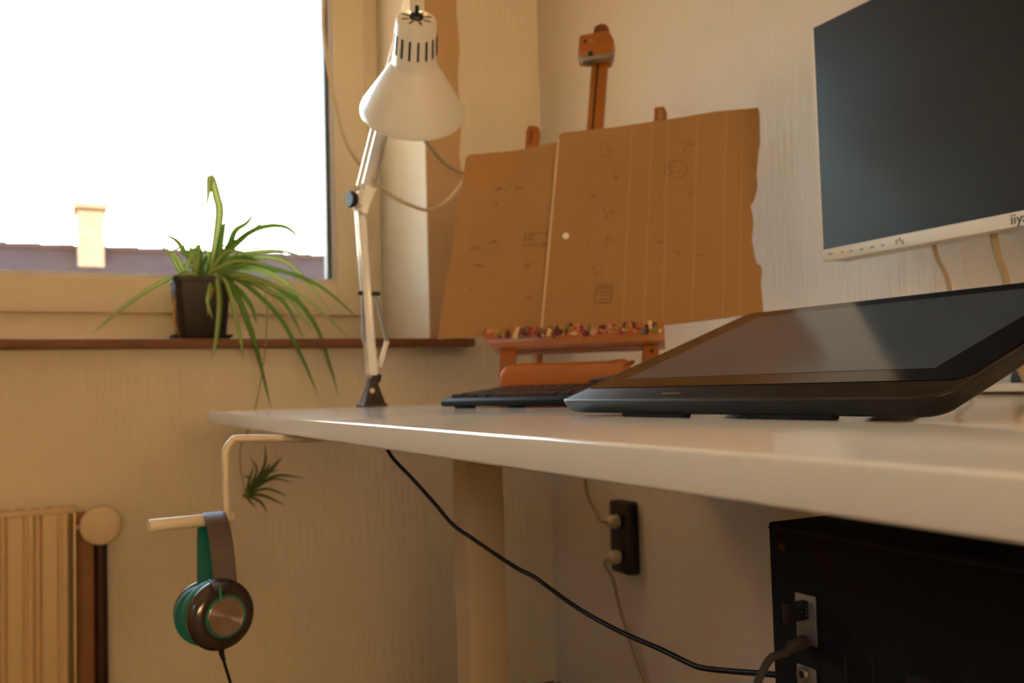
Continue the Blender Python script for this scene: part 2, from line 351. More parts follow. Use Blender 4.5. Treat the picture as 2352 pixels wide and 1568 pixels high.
# ================================================================== HEADPHONES
A0 = hp(488, 1180); hx = A0.x; zt = A0.z+.002
HP = thing('headphones', (hx, HYP, zt-.14), 'grey and teal headphones hanging on the white hook', 'headphones')
def band_pt(t, k=0):    # t in -1..1 along the arch, near side is t<0
    a = t*math.pi/2
    y = HYP+.0+ (.046-k)*math.sin(a)*(1.0)
    z = zt-(.046)*(1-math.cos(a))*1.0-k*math.cos(a)
    return y, z
def band(k0, k1, x0, x1, ext_near, ext_far, name, m, lean=.008):
    prof = []
    N = 22
    ts = [(-1+2*i/N) for i in range(N+1)]
    path = [(-1, ext_near)]+[(t, 0) for t in ts]+[(1, ext_far)]
    b = MB(); vs = []
    for t, e in path:
        for kk in (k0, k1):
            y, z = band_pt(t, kk); z -= e
            dz = zt-z
            off = (lean*(dz/.11) if t < 0 else 0)
            for xx in (x0, x1): vs.append(V((hx+xx+off, y, z)))
    n = len(path)
    fs = []
    for i in range(n-1):
        a, c = i*4, (i+1)*4
        fs += [(a, a+1, c+1, c), (a+2, c+2, c+3, a+3), (a, c, c+2, a+2), (a+1, a+3, c+3, c+1)]
    fs += [(0, 2, 3, 1), (n*4-4, n*4-3, n*4-1, n*4-2)]
    b.add(vs, fs); return b.build(name, m, HP, bevel=.0006, bseg=1)
hb = band(0, .003, -.011, .0125, .055, .048, 'headband', 'hp_band')
band(.003, .0055, -.0105, .012, .052, .045, 'headband_lining', 'teal')
MB().box((hx-.0065, HYP-.0465, zt-.079), (hx+.0195, HYP-.0425, zt-.078)).build('seam', 'dark', hb)
def cup(sgn):
    ax = V((.30, -1, .02)).normalized() if sgn < 0 else V((.18, 1, 0)).normalized()
    c0 = hp(506, 1411, HYP-.052) if sgn < 0 else V((hx, HYP+.052, zt-.118))
    c = MB().lathe([(.020, .0005), (.031, .003), (.0355, .009), (.0362, .013), (.034, .019), (.029, .0225), (.0235, .0238)], c0-ax*.012, ax, 48).build('ear_cup', 'hp_shell', HP)
    MB().lathe([(.012, 0), (.027, .001), (.0335, .005), (.0345, .010), (.033, .0145), (.02, .015)], c0-ax*.0245, ax, 40).build('ear_cushion', 'teal', HP)
    MB().lathe([(.0195, 0), (.0215, .0008), (.0215, .0024), (.0195, .0026)], c0+ax*.0112, ax, 40).build('accent_ring', 'teal', c)
    # brushed disc built around its own Z so that the brushing runs round it
    me = bpy.data.meshes.new('metal_disc'); bm = bmesh.new()
    bmesh.ops.create_cone(bm, cap_ends=True, segments=48, radius1=.0197, radius2=.0190, depth=.001); bm.to_mesh(me); bm.free(); me.materials.append(M['hp_disc'])
    d = bpy.data.objects.new('metal_disc', me); COL.objects.link(d); place(d, c0+ax*.0140, c); d.rotation_mode = 'QUATERNION'; d.rotation_quaternion = ax.to_track_quat('Z', 'Y')
    return c, c0, ax
c, c0, ax = cup(-1); cup(1)
ytop = c0+V((0, 0, .035))
jy = HYP-.0685
MB().prism([hp(x, y, jy) for x, y in ((484, 1338), (528, 1336), (526, 1356), (513, 1368), (502, 1368), (489, 1358))], (0, .022, 0)).build('joint', 'hp_dark', HP, bevel=.001)
MB().bar(hp(508, 1380, jy-.0006), hp(505, 1346, jy-.0006), .0024, .002).build('joint_stripe', 'teal', HP)
wire = MB(); wire.tube([V((hx-.009, HYP+.044, zt-.09)), V((hx-.012, HYP+.043, zt-.098)), V((hx-.008, HYP+.040, zt-.103))], .0013, 8, 4); wire.build('wire_arm', 'alu', HP)
bot = c0-V((0, 0, .035))
MB().tube([bot+V((0, 0, .003)), bot-V((-.001, 0, .006)), bot-V((-.003, 0, .012))], .0028, 10, radii=(.0034, .002)).build('strain_relief', 'black', HP)
MB().tube([bot-V((-.003, 0, .01)), at(1, c0.y, 516, 1525), at(1, c0.y, 531, 1575), at(1, c0.y, 545, 1650), at(1, c0.y, 540, 1800), at(1, c0.y, 520, 2000)], .0016, 8, 5).build('cable', 'cable', HP)

# ================================================================== DRAWING TABLET
TX, TY, trot, TWd, TD, ttilt = .402, .7176, math.radians(4.73), .3735, .253, math.radians(18.97)
ta = V((math.sin(trot), -math.cos(trot), 0)); tb = V((math.cos(trot)*math.cos(ttilt), math.sin(trot)*math.cos(ttilt), math.sin(ttilt))); tn = tb.cross(ta)*-1
if tn.z < 0: tn = -tn
to = V((TX, TY, DT+.0137))
T = thing('drawing_tablet', (TX+.12, TY-.18, DT), 'black pen display tablet propped at an angle on the desk', 'drawing tablet')
def tp_(u, v, h=0): return to+ta*u+tb*v+tn*h
def rrect(u0, u1, v0, v1, r, n=7):
    out = []
    for (cx, cy, a0) in ((u1-r[1], v1-r[1], 0), (u0+r[2], v1-r[2], 90), (u0+r[3], v0+r[3], 180), (u1-r[0], v0+r[0], 270)):
        rr = [r[1], r[2], r[3], r[0]][(a0//90)]
        for i in range(n+1):
            a = math.radians(a0+90*i/n); out.append((cx+rr*math.cos(a), cy+rr*math.sin(a)))
    return out
def loft(rings):
    b = MB(); n = len(rings[0]); vs = [p for rg in rings for p in rg]
    fs = [(i*n+k, i*n+(k+1) % n, (i+1)*n+(k+1) % n, (i+1)*n+k) for i in range(len(rings)-1) for k in range(n)]
    fs += [tuple(range(n))[::-1], tuple((len(rings)-1)*n+k for k in range(n))]
    return b.add(vs, fs)
R4 = (.022, .010, .010, .010)
def trg(ins, h, R=R4):
    rs = tuple(max(x-ins, .002) for x in R)
    return [tp_(u, v, h) for u, v in rrect(ins, TWd-ins, ins, TD-ins, rs)]
loft([trg(.014, -.0158), trg(.009, -.0148), trg(.0045, -.0112), trg(.0015, -.006), trg(0, -.0016), trg(0, -.0006), trg(.0006, 0)]).build('body', 'tab_body', T, angle=50)
rim = MB(); o1 = rrect(0.0002, TWd-.0002, .0002, TD-.0002, R4); o2 = rrect(.0014, TWd-.0014, .0014, TD-.0014, tuple(x-.0012 for x in R4)); n_ = len(o1)
rim.add([tp_(u, v, .0000) for u, v in o1]+[tp_(u, v, .0006) for u, v in o2], [(k, (k+1) % n_, n_+(k+1) % n_, n_+k) for k in range(n_)]).build('rim', 'tab_rim', T, fix=False)
GV = .030
gl_ = rrect(.004, TWd-.004, GV, TD-.004, (.012, .008, .008, .006))
MB().prism([tp_(u, v, .0001) for u, v in gl_], tn*.0005).build('glass', 'tab_glass', T, smooth=False)
SU0, SU1, SV0, SV1 = .034, TWd-.036, GV+.022, TD-.022
MB().prism([tp_(u, v, .0006) for u, v in ((SU0, SV0), (SU1, SV0), (SU1, SV1), (SU0, SV1))], tn*.0002).build('screen', 'tab_screen', T, smooth=False)
text('logo', 'wacom', .0075, tp_(.125, .012, .0002), ta, tb, 'print_grey', T)
for u0 in (.075, .215):
    MB().prism([V((tp_(u, v, 0).x, tp_(u, v, 0).y, DT)) for u, v in ((u0, .012), (u0+.075, .012), (u0+.07, .026), (u0+.005, .026))], V((0, 0, .0055))).build('rubber_foot', 'rubber', T, bevel=.001)
for u0 in (.06, .22):
    p = tp_(u0, .15, -.015); q = V((p.x+.03, p.y, DT+.0025))
    MB().bar(V((p.x-.01, p.y, p.z+.002)), q, .04, .006, side=ta).build('stand_leg', 'tab_body', T, bevel=.001)

# ================================================================== KEYBOARD
ko = V((.487, 1.215, DT)); kr = math.radians(21); ke = V((math.sin(kr), -math.cos(kr), 0)); kd = V((math.cos(kr), math.sin(kr), 0)); kz = V((0, 0, 1))
KB = thing('keyboard', ko+ke*.17+kd*.07, 'black computer keyboard lying behind the drawing tablet', 'keyboard')
KL, KD = .345, .135
def kp(u, v, h): return ko+ke*u+kd*v+kz*h
def ktop(v): return .0135+.10*v
prof = [(0, .004), (.006, .0025), (KD-.004, .006), (KD, .012), (KD, ktop(KD)-.002), (KD-.003, ktop(KD)), (.004, ktop(0)), (0, ktop(0)-.003)]
MB().prism([kp(0, v, h) for v, h in prof], ke*KL).build('body', 'kb', KB, bevel=.0006)
for u0 in (.02, KL-.05):
    MB().prism([kp(u0, v, 0) for v in (.008, .02)]+[kp(u0+.03, v, 0) for v in (.02, .008)], kz*.0045).build('rubber_foot', 'rubber', KB)
    MB().bar(kp(u0+.015, KD-.012, 0), kp(u0+.015, KD-.016, .012), .03, .004, side=ke).build('fold_out_foot', 'kb', KB)
key_me = {}
def key(u, v, wu, wv):
    kk = (round(wu, 4), round(wv, 4)); h0 = ktop(v+wv/2)
    if kk not in key_me:
        a, c = wu/2-.0011, wv/2-.0011; t = .0016
        b = MB(); b.add([(x, y, 0) for x, y in ((-a, -c), (a, -c), (a, c), (-a, c))]+[(x, y, .0048) for x, y in ((-a+t, -c+t), (a-t, -c+t), (a-t, c-t*.6), (-a+t, c-t*.6))], [(0, 1, 5, 4), (1, 2, 6, 5), (2, 3, 7, 6), (3, 0, 4, 7), (4, 5, 6, 7)])
        me = bpy.data.meshes.new('key'); me.from_pydata([tuple(p) for p in b.v], [], b.f); me.materials.append(M['key']); key_me[kk] = me
    o = bpy.data.objects.new('key', key_me[kk]); COL.objects.link(o); place(o, kp(u+wu/2, v+wv/2, h0-.0005), KB)
    o.rotation_euler = (math.atan(.10), 0, kr-math.pi/2)
p_ = .0188
rows = [(0, [1.25, 1.25, 1.25, 6.25, 1.25, 1.25, 1.25, 1.0, 1.0, 1.0]), (1, [2.25]+[1]*10+[2.0, 1, 1]), (2, [1.75]+[1]*11+[2.0, 1]), (3, [1.5]+[1]*12+[1.5, 1]), (4, [1]*13+[2, 1]), (5, [1]*16)]
for r_, ws in rows:
    u = .010; sc = (KL-.02)/sum(ws)
    for w_ in ws: key(u, .009+r_*.0196, w_*sc, .0188); u += w_*sc
c0_ = kp(.24, KD, .018)
MB().tube([c0_, c0_+kd*.02+kz*.006, dep(1358, 878, 1.33), dep(1385, 870, 1.27), dep(1425, 868, 1.2), dep(1500, 880, 1.15)], .0022, 8, 6).build('cable', 'cable', KB)

# ================================================================== ORANGE POUCH behind the keyboard
zp = 1.412
outl = [(1147, 915), (1147, 872), (1151, 855), (1160, 844), (1176, 837), (1200, 834), (1300, 832), (1400, 828), (1425, 824), (1440, 824), (1452, 834), (1448, 850), (1432, 866), (1420, 880), (1416, 915)]
pl = [dep(x, y, zp) for x, y in outl]
for p in pl[:1]+pl[-1:]: p.z = DT+.0005
PO = thing('pouch', (pl[7].x, pl[7].y, DT), 'orange leather pouch lying behind the keyboard under the easel', 'pouch')
bk = V((FW.x, FW.y, 0)).normalized()
MB().prism(pl, bk*.014).build('body', 'leather', PO, bevel=.006, bseg=3, angle=60)
MB().tube([dep(1438, 840, zp), dep(1449, 835, zp-.005), dep(1457, 828, zp-.004)], .003, 8, 3, radii=(.004, .0022)).build('tie', 'leather', PO)
MB().lathe([(.001, -.004), (.0038, -.002), (.0042, 0), (.0035, .002), (.001, .004)], dep(1451, 833, zp-.004), RT, 12).build('tie_knot', 'wood_dk', PO)

# ================================================================== EASEL and cardboard
Lb, Rb = dep(1005, 778, 1.50), dep(1752, 718, 1.41)
uu = (Rb-Lb); uu.z = 0; uu.normalize()
back = V((-uu.y, uu.x, 0)); back = back if back.dot(FW) > 0 else -back
lean = math.radians(13)
vv = V((0, 0, 1))*math.cos(lean)+back*math.sin(lean)
nn = uu.cross(vv).normalized()
if nn.dot(FW) > 0: nn = -nn                 # towards the viewer
def bp(px, py, off=0.0):                     # pixel -> point of the tilted board plane, pushed off metres towards the viewer
    P0 = Lb+nn*off; d = ray(px, py); return CAM+d*((P0-CAM).dot(nn)/d.dot(nn))
EZ = thing('easel', V((bp(1320, 800).x, bp(1320, 800).y, DT)), 'orange-brown wooden table easel with paint-caked tray', 'easel')
def slab(name, m, poly, off, thick, parent=None, bevel=.0015):
    return MB().prism([bp(x, y, off) for x, y in poly], -nn*thick).build(name, m, parent or EZ, bevel=bevel)
# mast
slab('mast', 'wood', [(1308, 800), (1347, 800), (1397, 130), (1360, 128)], -.012, .018)
slab('mast_groove', 'groove', [(1336, 560), (1342, 560), (1376, 142), (1371, 142)], -.0118, .002, bevel=0)
# side uprights
up1 = slab('upright', 'wood', [(1165, 790), (1196, 790), (1240, 300), (1236, 290), (1215, 287), (1208, 298)], -.012, .016)
up2 = slab('upright', 'wood', [(1478, 780), (1505, 780), (1532, 258), (1526, 244), (1503, 246)], -.012, .016)
slab('painted_slot', 'wood_dk', [(1213, 330), (1221, 330), (1225, 300), (1218, 300)], -.0118, .001, up1, 0)
slab('painted_slot', 'alu', [(1512, 272), (1522, 272), (1519, 252), (1515, 252)], -.0118, .001, up2, 0)
# top clamp head
hd = slab('canvas_clamp', 'wood', [(1326, 128), (1330, 80), (1398, 68), (1410, 90), (1407, 118), (1400, 132)], .012, .035, None, .003)
slab('clamp_lip', 'alu', [(1330, 130), (1338, 139), (1408, 127), (1406, 119)], .014, .016, hd, .001)
slab('clamp_top', 'wood_dk', [(1362, 74), (1366, 60), (1378, 54), (1391, 54), (1398, 62), (1400, 70)], -.004, .02, None, .002)
for (x, y) in ((1344, 95), (1359, 94)): MB().lathe([(.0025, 0), (.003, .001), (.001, .002)], bp(x, y, .012), nn, 10).build('screw', 'alu' if x > 1350 else 'groove', hd)
MB().lathe([(.004, 0), (.004, .004), (.002, .006)], bp(1357, 124, .012), nn, 12).build('knob', 'black', hd)
# tray
tray = MB().prism([bp(x, y, .045) for x, y in [(1110, 762), (1112, 778), (1122, 791), (1140, 797), (1480, 784), (1527, 781), (1526, 758), (1524, 745), (1112, 760)]], -nn*.055).build('tray', 'wood', EZ, bevel=.003)
slab('tray_rail', 'wood_dk', [(1160, 792), (1162, 812), (1475, 801), (1473, 782)], .02, .012)
cols = [('ochre', 'a88a2a'), ('cream', 'd9b98c'), ('red', '8c2a20'), ('pink', 'd07a6e'), ('grey_blue', '6a6a6c'), ('olive', '7a6a2a'), ('maroon', '4e1a18'), ('orange', 'b8642a')]
bl = {c[0]: MB() for c in cols}
for cn, hx_ in cols: M['paint_'+cn] = mat('paint_'+cn, hx_, .5)
wts = [2, 2, 4, 1.6, 1, 3, 4, 4]
for i in range(150):
    x = 1116+(1520-1116)*((i+random.random())/150); yt = 759-14*(x-1112)/412
    y = yt+random.uniform(-1, 15); cn = random.choices(cols, wts)[0][0]
    c = bp(x, y, .0452+.0006*random.random()); rx_, rz_ = random.uniform(.0025, .006), random.uniform(.003, .0075)
    bl[cn].prism([c+uu*(rx_*random.uniform(.6, 1.3)*math.cos(k/9*6.283))+vv*(rz_*random.uniform(.6, 1.3)*math.sin(k/9*6.283)) for k in range(9)], nn*random.uniform(.0006, .002))
for cn, _ in cols:
    o = bl[cn].build('paint_crust', 'paint_'+cn, tray); o['kind'] = 'stuff'; o['label'] = 'dried '+cn.replace('_', ' ')+' paint'
# legs down to the desk
def eleg(x0, x1, xb0, xb1, off, name='leg'):
    t0, t1 = bp(x0, 792, off), bp(x1, 792, off); g0, g1 = bp(xb0, 880, off), bp(xb1, 880, off)
    s0 = (t0.z-DT)/(t0.z-g0.z); p0 = t0+(g0-t0)*s0; s1 = (t1.z-DT)/(t1.z-g1.z); p1 = t1+(g1-t1)*s1
    p0.z = p1.z = DT+.0054
    return MB().prism([t0, t1, p1, p0], -nn*.022).build(name, 'wood', EZ, bevel=.002)
eleg(1148, 1186, 1144, 1174, .022); eleg(1476, 1514, 1470, 1508, .022)
rl0 = bp(1229, 800, -.05); rl1 = V((rl0.x-.004, rl0.y, DT))
MB().bar(rl0+V((0, 0, .05))+back*.03, rl1+V((0, 0, .002))+back*.06, .012, .014).build('rear_leg', 'wood', EZ, bevel=.0015)
for y in (790, 806): MB().lathe([(.003, 0), (.003, .0015), (.001, .002)], bp(1497, y, .0225), nn, 8).build('bolt', 'dark', EZ)

# cardboard: left sheet behind, right sheet in front
C1 = thing('cardboard_sheet', (Lb+Rb)/2-uu*.2, 'smaller left cardboard sheet on the easel, partly behind the torn one', 'cardboard', 'cardboard sheets on the easel')
slab('sheet', 'card', [(1005, 778), (1070, 362), (1078, 355), (1180, 346), (1300, 322), (1300, 760)], -.001, .004, C1, 0)
C2 = thing('cardboard_sheet', (Lb+Rb)/2+uu*.1, 'larger right cardboard sheet on the easel with torn wavy right edge', 'cardboard', 'cardboard sheets on the easel')
torn = [(1742, 247), (1745, 262), (1746, 330), (1742, 350), (1738, 400), (1740, 430), (1734, 455), (1724, 472), (1728, 490), (1731, 512), (1727, 550), (1733, 585), (1738, 604), (1748, 610), (1751, 625), (1748, 650), (1752, 690), (1754, 717)]
slab('sheet', 'card', [(1243, 757), (1283, 312), (1290, 305), (1410, 292), (1560, 270), (1640, 256)]+torn+[(1590, 738), (1500, 748)], .0045, .0045, C2, 0)
def strip(parent, name, m, p, q, wpx, off):
    d = V((q[0]-p[0], q[1]-p[1], 0)).normalized(); s = (-d.y*wpx/2, d.x*wpx/2)
    return MB().prism([bp(p[0]+s[0], p[1]+s[1], off), bp(q[0]+s[0], q[1]+s[1], off), bp(q[0]-s[0], q[1]-s[1], off), bp(p[0]-s[0], p[1]-s[1], off)], nn*.0003).build(name, m, parent, smooth=False)
strip(C2, 'cut_edge', 'card_edge', (1283, 318), (1244, 752), 5, .0045)
for (a, c) in (((1452, 290), (1430, 748)), ((1498, 285), (1479, 746)), ((1535, 280), (1522, 742)), ((1602, 268), (1590, 735)), ((1668, 258), (1660, 728)), ((1705, 256), (1700, 722))):
    strip(C2, 'crease', 'ink_lt', a, c, 2.5, .0045) if 'ink_lt' in M else strip(C2, 'crease', 'card_edge', a, c, 2.0, .0045)
def draw(parent, segs, m, off, wpx, name='print'):
    b = MB()
    for p, q in segs:
        d = V((q[0]-p[0], q[1]-p[1], 0)); d = d.normalized() if d.length else V((1, 0, 0)); s = (-d.y*wpx/2, d.x*wpx/2)
        b.prism([bp(p[0]+s[0], p[1]+s[1], off), bp(q[0]+s[0], q[1]+s[1], off), bp(q[0]-s[0], q[1]-s[1], off), bp(p[0]-s[0], p[1]-s[1], off)], nn*.0002)
    o = b.build(name, m, parent, smooth=False); o['kind'] = 'stuff'; return o
def panel(x, y, w_, h, k=.10, sl=-.07):
    P = [(x, y), (x+w_, y+w_*sl), (x+w_-h*k, y+w_*sl+h), (x-h*k, y+h)]; return [(P[i], P[(i+1) % 4]) for i in range(4)]
seg1, seg2 = [], []
for i in range(7):
    for (x, w_) in ((1380-i*6, 46), (1333-i*6, 44)):
        if random.random() < .8: seg1 += panel(x+25, 330+i*58, w_, 46)
for i in range(5): seg1 += panel(1500-i*2, 315+i*60, 92, 46)
for i in range(80):
    cx, cy = random.choice([(1390, 345), (1410, 400), (1360, 450), (1400, 490), (1350, 560), (1400, 555), (1550, 390), (1580, 335), (1508, 460), (1510, 550), (1560, 590), (1590, 440), (1375, 620)])
    cx += random.uniform(-12, 12); cy += random.uniform(-12, 12); dx, dy = random.uniform(-9, 9), random.uniform(-8, 8); seg2.append(((cx, cy), (cx+dx, cy+dy)))
for a in range(14):
    t0, t1 = a/14*6.28, (a+1)/14*6.28; seg2.append(((1553+28*math.cos(t0), 388+20*math.sin(t0)), (1553+28*math.cos(t1), 388+20*math.sin(t1))))
seg2 += panel(1368, 656, 40, 42)+panel(1372, 660, 33, 35)
for k in range(5): seg2.append(((1374+k, 662+k*8), (1402, 662+k*8)))
seg2 += [((1538, 385), (1548, 382)), ((1575, 338), (1592, 328)), ((1390, 492), (1412, 484)), ((1598, 588), (1620, 584))]
draw(C2, seg1, 'ink', .0045, 1.6); draw(C2, seg2, 'ink_dk', .0045, 2.2, 'sketch')
seg3, seg4 = [], []
for i in range(6):
    seg3 += panel(1100-i*9, 420+i*56, 76, 44, .15); seg3 += panel(1222-i*4, 380+i*60, 46, 46, .1)
for i in range(60):
    cx, cy = random.choice([(1140, 470), (1150, 430), (1130, 555), (1100, 610), (1090, 570), (1215, 545), (1255, 560), (1210, 610), (1215, 680), (1080, 660), (1190, 430)])
    seg4.append(((cx, cy), (cx+random.uniform(-14, 14), cy+random.uniform(-9, 9))))
seg4 += panel(1206, 538, 70, 26)
draw(C1, seg3, 'ink', -.001, 1.5); draw(C1, seg4, 'ink_dk', -.001, 2.6, 'sketch')
tag(MB().lathe([(.0035, 0), (.0056, .001), (.0056, .003), (.004, .0042), (.001, .0046)], bp(1300, 543, .0047), nn, 20).build('magnet', 'pin'), 'small round white magnet on the cardboard sheet', 'magnet')

# ================================================================== DESK LAMP
LYP = 1.585
lp = lambda px, py, Y=LYP: at(1, Y, px, py)
base = lp(856, 930); base.z = DT
LA = thing('desk_lamp', base, 'white swing-arm desk lamp clamped to the desk edge', 'desk lamp')
zt0 = lp(856, 868).z
def ringz(z, hw, hd): return [V((base.x+sx*hw, base.y+sy*hd, z)) for sx, sy in ((-1, -1), (1, -1), (1, 1), (-1, 1))]
loft([ringz(DT+.0005, .023, .018), ringz(DT+.004, .023, .018), ringz(DT+.0045, .020, .016), ringz(DT+(zt0-DT)*.75, .009, .010), ringz(zt0, .008, .009)]).build('clamp_bracket', 'iron', LA, bevel=.001)
MB().lathe([(.0045, 0), (.0045, .0012)], lp(855, 897, LYP-.0155), V((0, -1, .15)), 12).build('bracket_hole', 'cord_white', LA)
MB().box((base.x-.018, base.y-.014, DT-.045), (base.x+.018, 1.6275, DT-.041)).build('clamp_jaw', 'iron', LA)
MB().box((base.x-.018, 1.6215, DT-.045), (base.x+.018, 1.6275, DT+.004)).build('clamp_spine', 'iron', LA)
MB().tube([V((base.x, base.y, DT-.041)), V((base.x, base.y, DT-.0195))], .004, 10).build('clamp_screw', 'lamp_steel', LA)
MB().lathe([(.006, -.004), (.008, 0), (.008, .010), (.006, .012)], lp(864, 868)-V((0, 0, .004)), V((.15, 0, 1)), 14).build('pivot', 'black', LA)
e0, e1 = lp(858, 862), lp(829, 470)
MB().bar(e0, e1, .0155, .0155, V((1, -.35, 0))).build('lower_arm', 'lamp_metal', LA, bevel=.0025)
MB().bar(lp(845, 862, LYP+.012), lp(818, 470, LYP+.012), .006, .006).build('parallel_rod', 'lamp_metal', LA, bevel=.001)
for (x, y) in ((834, 673), (862, 674)): MB().lathe([(.0035, -.009), (.0042, -.006), (.0042, .006), (.0035, .009)], lp(x, y), V((1, -.2, 0)), 10).build('collar', 'black', LA)
def spring(p, q, r, turns):
    p, q = V(p), V(q); T = (q-p).normalized(); N = T.cross(V((0, 1, 0))).normalized(); B = T.cross(N)
    return MB().tube([p+(q-p)*(i/(turns*8))+(N*math.cos(i*math.pi/4)+B*math.sin(i*math.pi/4))*r for i in range(turns*8+1)], .0011, 5)
spring(lp(833, 678), lp(835, 785), .0026, 34).build('spring', 'lamp_steel', LA)
spring(lp(864, 680), lp(888, 785), .0026, 34).build('spring', 'lamp_steel', LA)
MB().tube([lp(835, 785), lp(848, 845)], .002, 8).build('spring_link', 'lamp_steel', LA)
MB().bar(lp(889, 782), lp(872, 842), .009, .003, V((1, 0, 0))).build('spring_lever', 'lamp_metal', LA, bevel=.0006)
# elbow
el = lp(828, 452)
MB().bar(lp(822, 486), lp(842, 425), .004, .024, V((0, 1, 0))).build('elbow_plate', 'lamp_metal', LA, bevel=.001)
MB().bar(lp(830, 488, LYP-.014), lp(852, 428, LYP-.014), .003, .02, V((.3, 1, 0))).build('elbow_plate', 'lamp_metal', LA, bevel=.001)
MB().lathe([(.004, -.012), (.006, -.008), (.014, -.006), (.0155, -.002), (.0155, .003), (.013, .006)], lp(808, 458), V((-1, -.25, -.05)), 12).build('elbow_knob', 'black', LA)
for (x, y) in ((824, 473), (829, 486), (820, 432)): MB().lathe([(.004, 0), (.0048, .002), (.002, .004)], lp(x, y, LYP-.012), V((0, -1, 0)), 12).build('bolt', 'lamp_steel', LA)
# head
hc = dep(948, 258, 1.46); _vd = ray(948, 150).normalized(); _vu = (UP-_vd*UP.dot(_vd)).normalized(); hax = (RT*.035+_vu*.88-_vd*.47).normalized()
H0, H1 = .083, .158
tip = hc+hax*H1
aend = dep(958, -45, 1.50)
u0_, u1_ = lp(838, 432), aend
MB().bar(u0_, u1_, .0135, .0135, V((1, -.35, 0))).build('upper_arm', 'lamp_metal', LA, bevel=.0022)
MB().bar(lp(822, 428), u1_+V((-.012, .004, 0)), .005, .005).build('parallel_rod', 'lamp_metal', LA, bevel=.001)
t_ = .30
m_ = u0_+(u1_-u0_)*t_
spring(lp(858, 436), u0_+(u1_-u0_)*.30+V((.014, 0, 0)), .0026, 34).build('spring', 'lamp_steel', LA)
for dx in (-.012, .014): MB().lathe([(.0032, -.006), (.004, -.004), (.004, .004), (.0032, .006)], m_+V((dx, -.004, .006)), V((1, -.2, 0)), 10).build('collar', 'black', LA)
MB().bar(aend+V((0, 0, .012)), tip+hax*.012, .022, .004, RT).build('head_bracket', 'lamp_metal', LA, bevel=.001)
sh = MB().lathe([(.0805, .001), (.083, 0), (.0832, .004), (.081, .010), (.036, H0), (.0345, H0+.003), (.0338, H0+.006), (.0305, H1-.006), (.028, H1-.001), (.024, H1), (.001, H1), (.001, H1-.002), (.027, H1-.004), (.032, H0+.004), (.034, H0-.002), (.079, .009)], hc, hax, 64, cap=False).build('shade', 'shade', LA, angle=30)
nx = (RT-hax*RT.dot(hax)).normalized(); ny = hax.cross(nx)
for k in range(16):
    a = (k+.5)/16*2*math.pi; d = nx*math.cos(a)+ny*math.sin(a); s0 = H0+.022; r0 = .0338-(.0033)*((s0-.0-H0)/(H1-H0)); 
    p = hc+hax*s0+d*(.0338-.0033*.22); q = hc+hax*(s0+.030)+d*(.0338-.0033*.66)
    MB().bar(p, q, .0032, .0016, d.cross(hax)).build('vent_slot', 'dark', sh)
for k in range(8):
    a = (k+.5)/8*2*math.pi; d = nx*math.cos(a)+ny*math.sin(a)
    MB().bar(tip+d*.012, tip+d*.023, .003, .001, hax.cross(d)).build('vent_slot', 'dark', sh)
MB().lathe([(.010, 0), (.011, .003), (.009, .006), (.003, .007), (.003, .018), (.002, .019)], tip, hax, 16).build('head_knob', 'black', LA)
bl_ = MB().lathe([(.013, 0), (.013, .02), (.018, .03), (.028, .05), (.030, .062), (.024, .08), (.01, .088), (.001, .089)], hc+hax*(H0+.02), -hax, 20).build('bulb', 'pin', LA)
# cord of the lamp, hanging in loops from above to behind the easel
cp = lambda px, py, Y: at(1, Y, px, py)
MB().tube([aend+V((-.02, .02, .1)), cp(770, -160, 1.70), cp(744, 0, 1.78), cp(750, 130, 1.80), cp(785, 300, 1.82), cp(825, 375, 1.84), cp(880, 435, 1.86), cp(940, 470, 1.88), cp(990, 482, 1.9), cp(1030, 458, 1.92), cp(1065, 415, 1.94), cp(1085, 380, 1.96)], .0040, 8, 6).build('cord', 'cord_white', LA)
tag(MB().tube([cp(945, 285, 1.98), cp(985, 335, 2.0), cp(1020, 375, 2.01), cp(1060, 397, 2.02), cp(1110, 405, 2.03), cp(1150, 470, 2.04), cp(1190, 700, 2.05), cp(1275, 805, 2.06), cp(1282, 835, 2.06), cp(1290, 920, 2.06), cp(1300, 1050, 2.07)], .0036, 8, 6).build('wall_cord', 'cable_grey'), 'grey cord drooping on the wall behind the lamp shade', 'cord')

# ================================================================== MONITOR
MX = .946
mp = lambda px, py, X=MX: at(0, X, px, py)
tl, bl2 = mp(1867, 67), mp(1891, 601)
my1 = (tl.y+bl2.y)/2; my0 = my1-.54; mz1, mz0 = tl.z, bl2.z; mzb = mp(1893, 573).z
MO = thing('monitor', (MX, (my0+my1)/2, mz0), 'white-framed computer monitor with dark screen on the right wall', 'monitor')
MB().box((MX+.0025, my0, mz0+.001), (MX+.045, my1, mz1)).build('back_shell', 'mon_back', MO, bevel=.004)
MB().box((MX-.0005, my0-.001, mz0), (MX+.006, my1+.001, mzb)).build('bottom_bezel', 'mon_bezel', MO, bevel=.0008)
MB().box((MX, my0+.0015, mzb), (MX+.004, my1-.0015, mz1-.0015)).build('screen', 'mon_screen', MO, smooth=False)
for (y0, y1, z0, z1) in ((my1-.0015, my1+.001, mzb, mz1+.001), (my0-.001, my0+.0015, mzb, mz1+.001)):
    MB().box((MX-.0005, y0, z0), (MX+.006, y1, z1)).build('side_bezel', 'mon_bezel', MO)
MB().box((MX-.0005, my0+.0015, mz1-.0015), (MX+.006, my1-.0015, mz1+.001)).build('top_bezel', 'black', MO)
MB().box((MX+.045, (my0+my1)/2-.05, (mz0+mz1)/2-.05), (XW, (my0+my1)/2+.05, (mz0+mz1)/2+.05)).build('wall_mount', 'black', MO, bevel=.003)
TXm, TYm = V((0, -1, 0)), V((0, 0, 1))
lo_ = mp(2321, 516, MX-.0006)
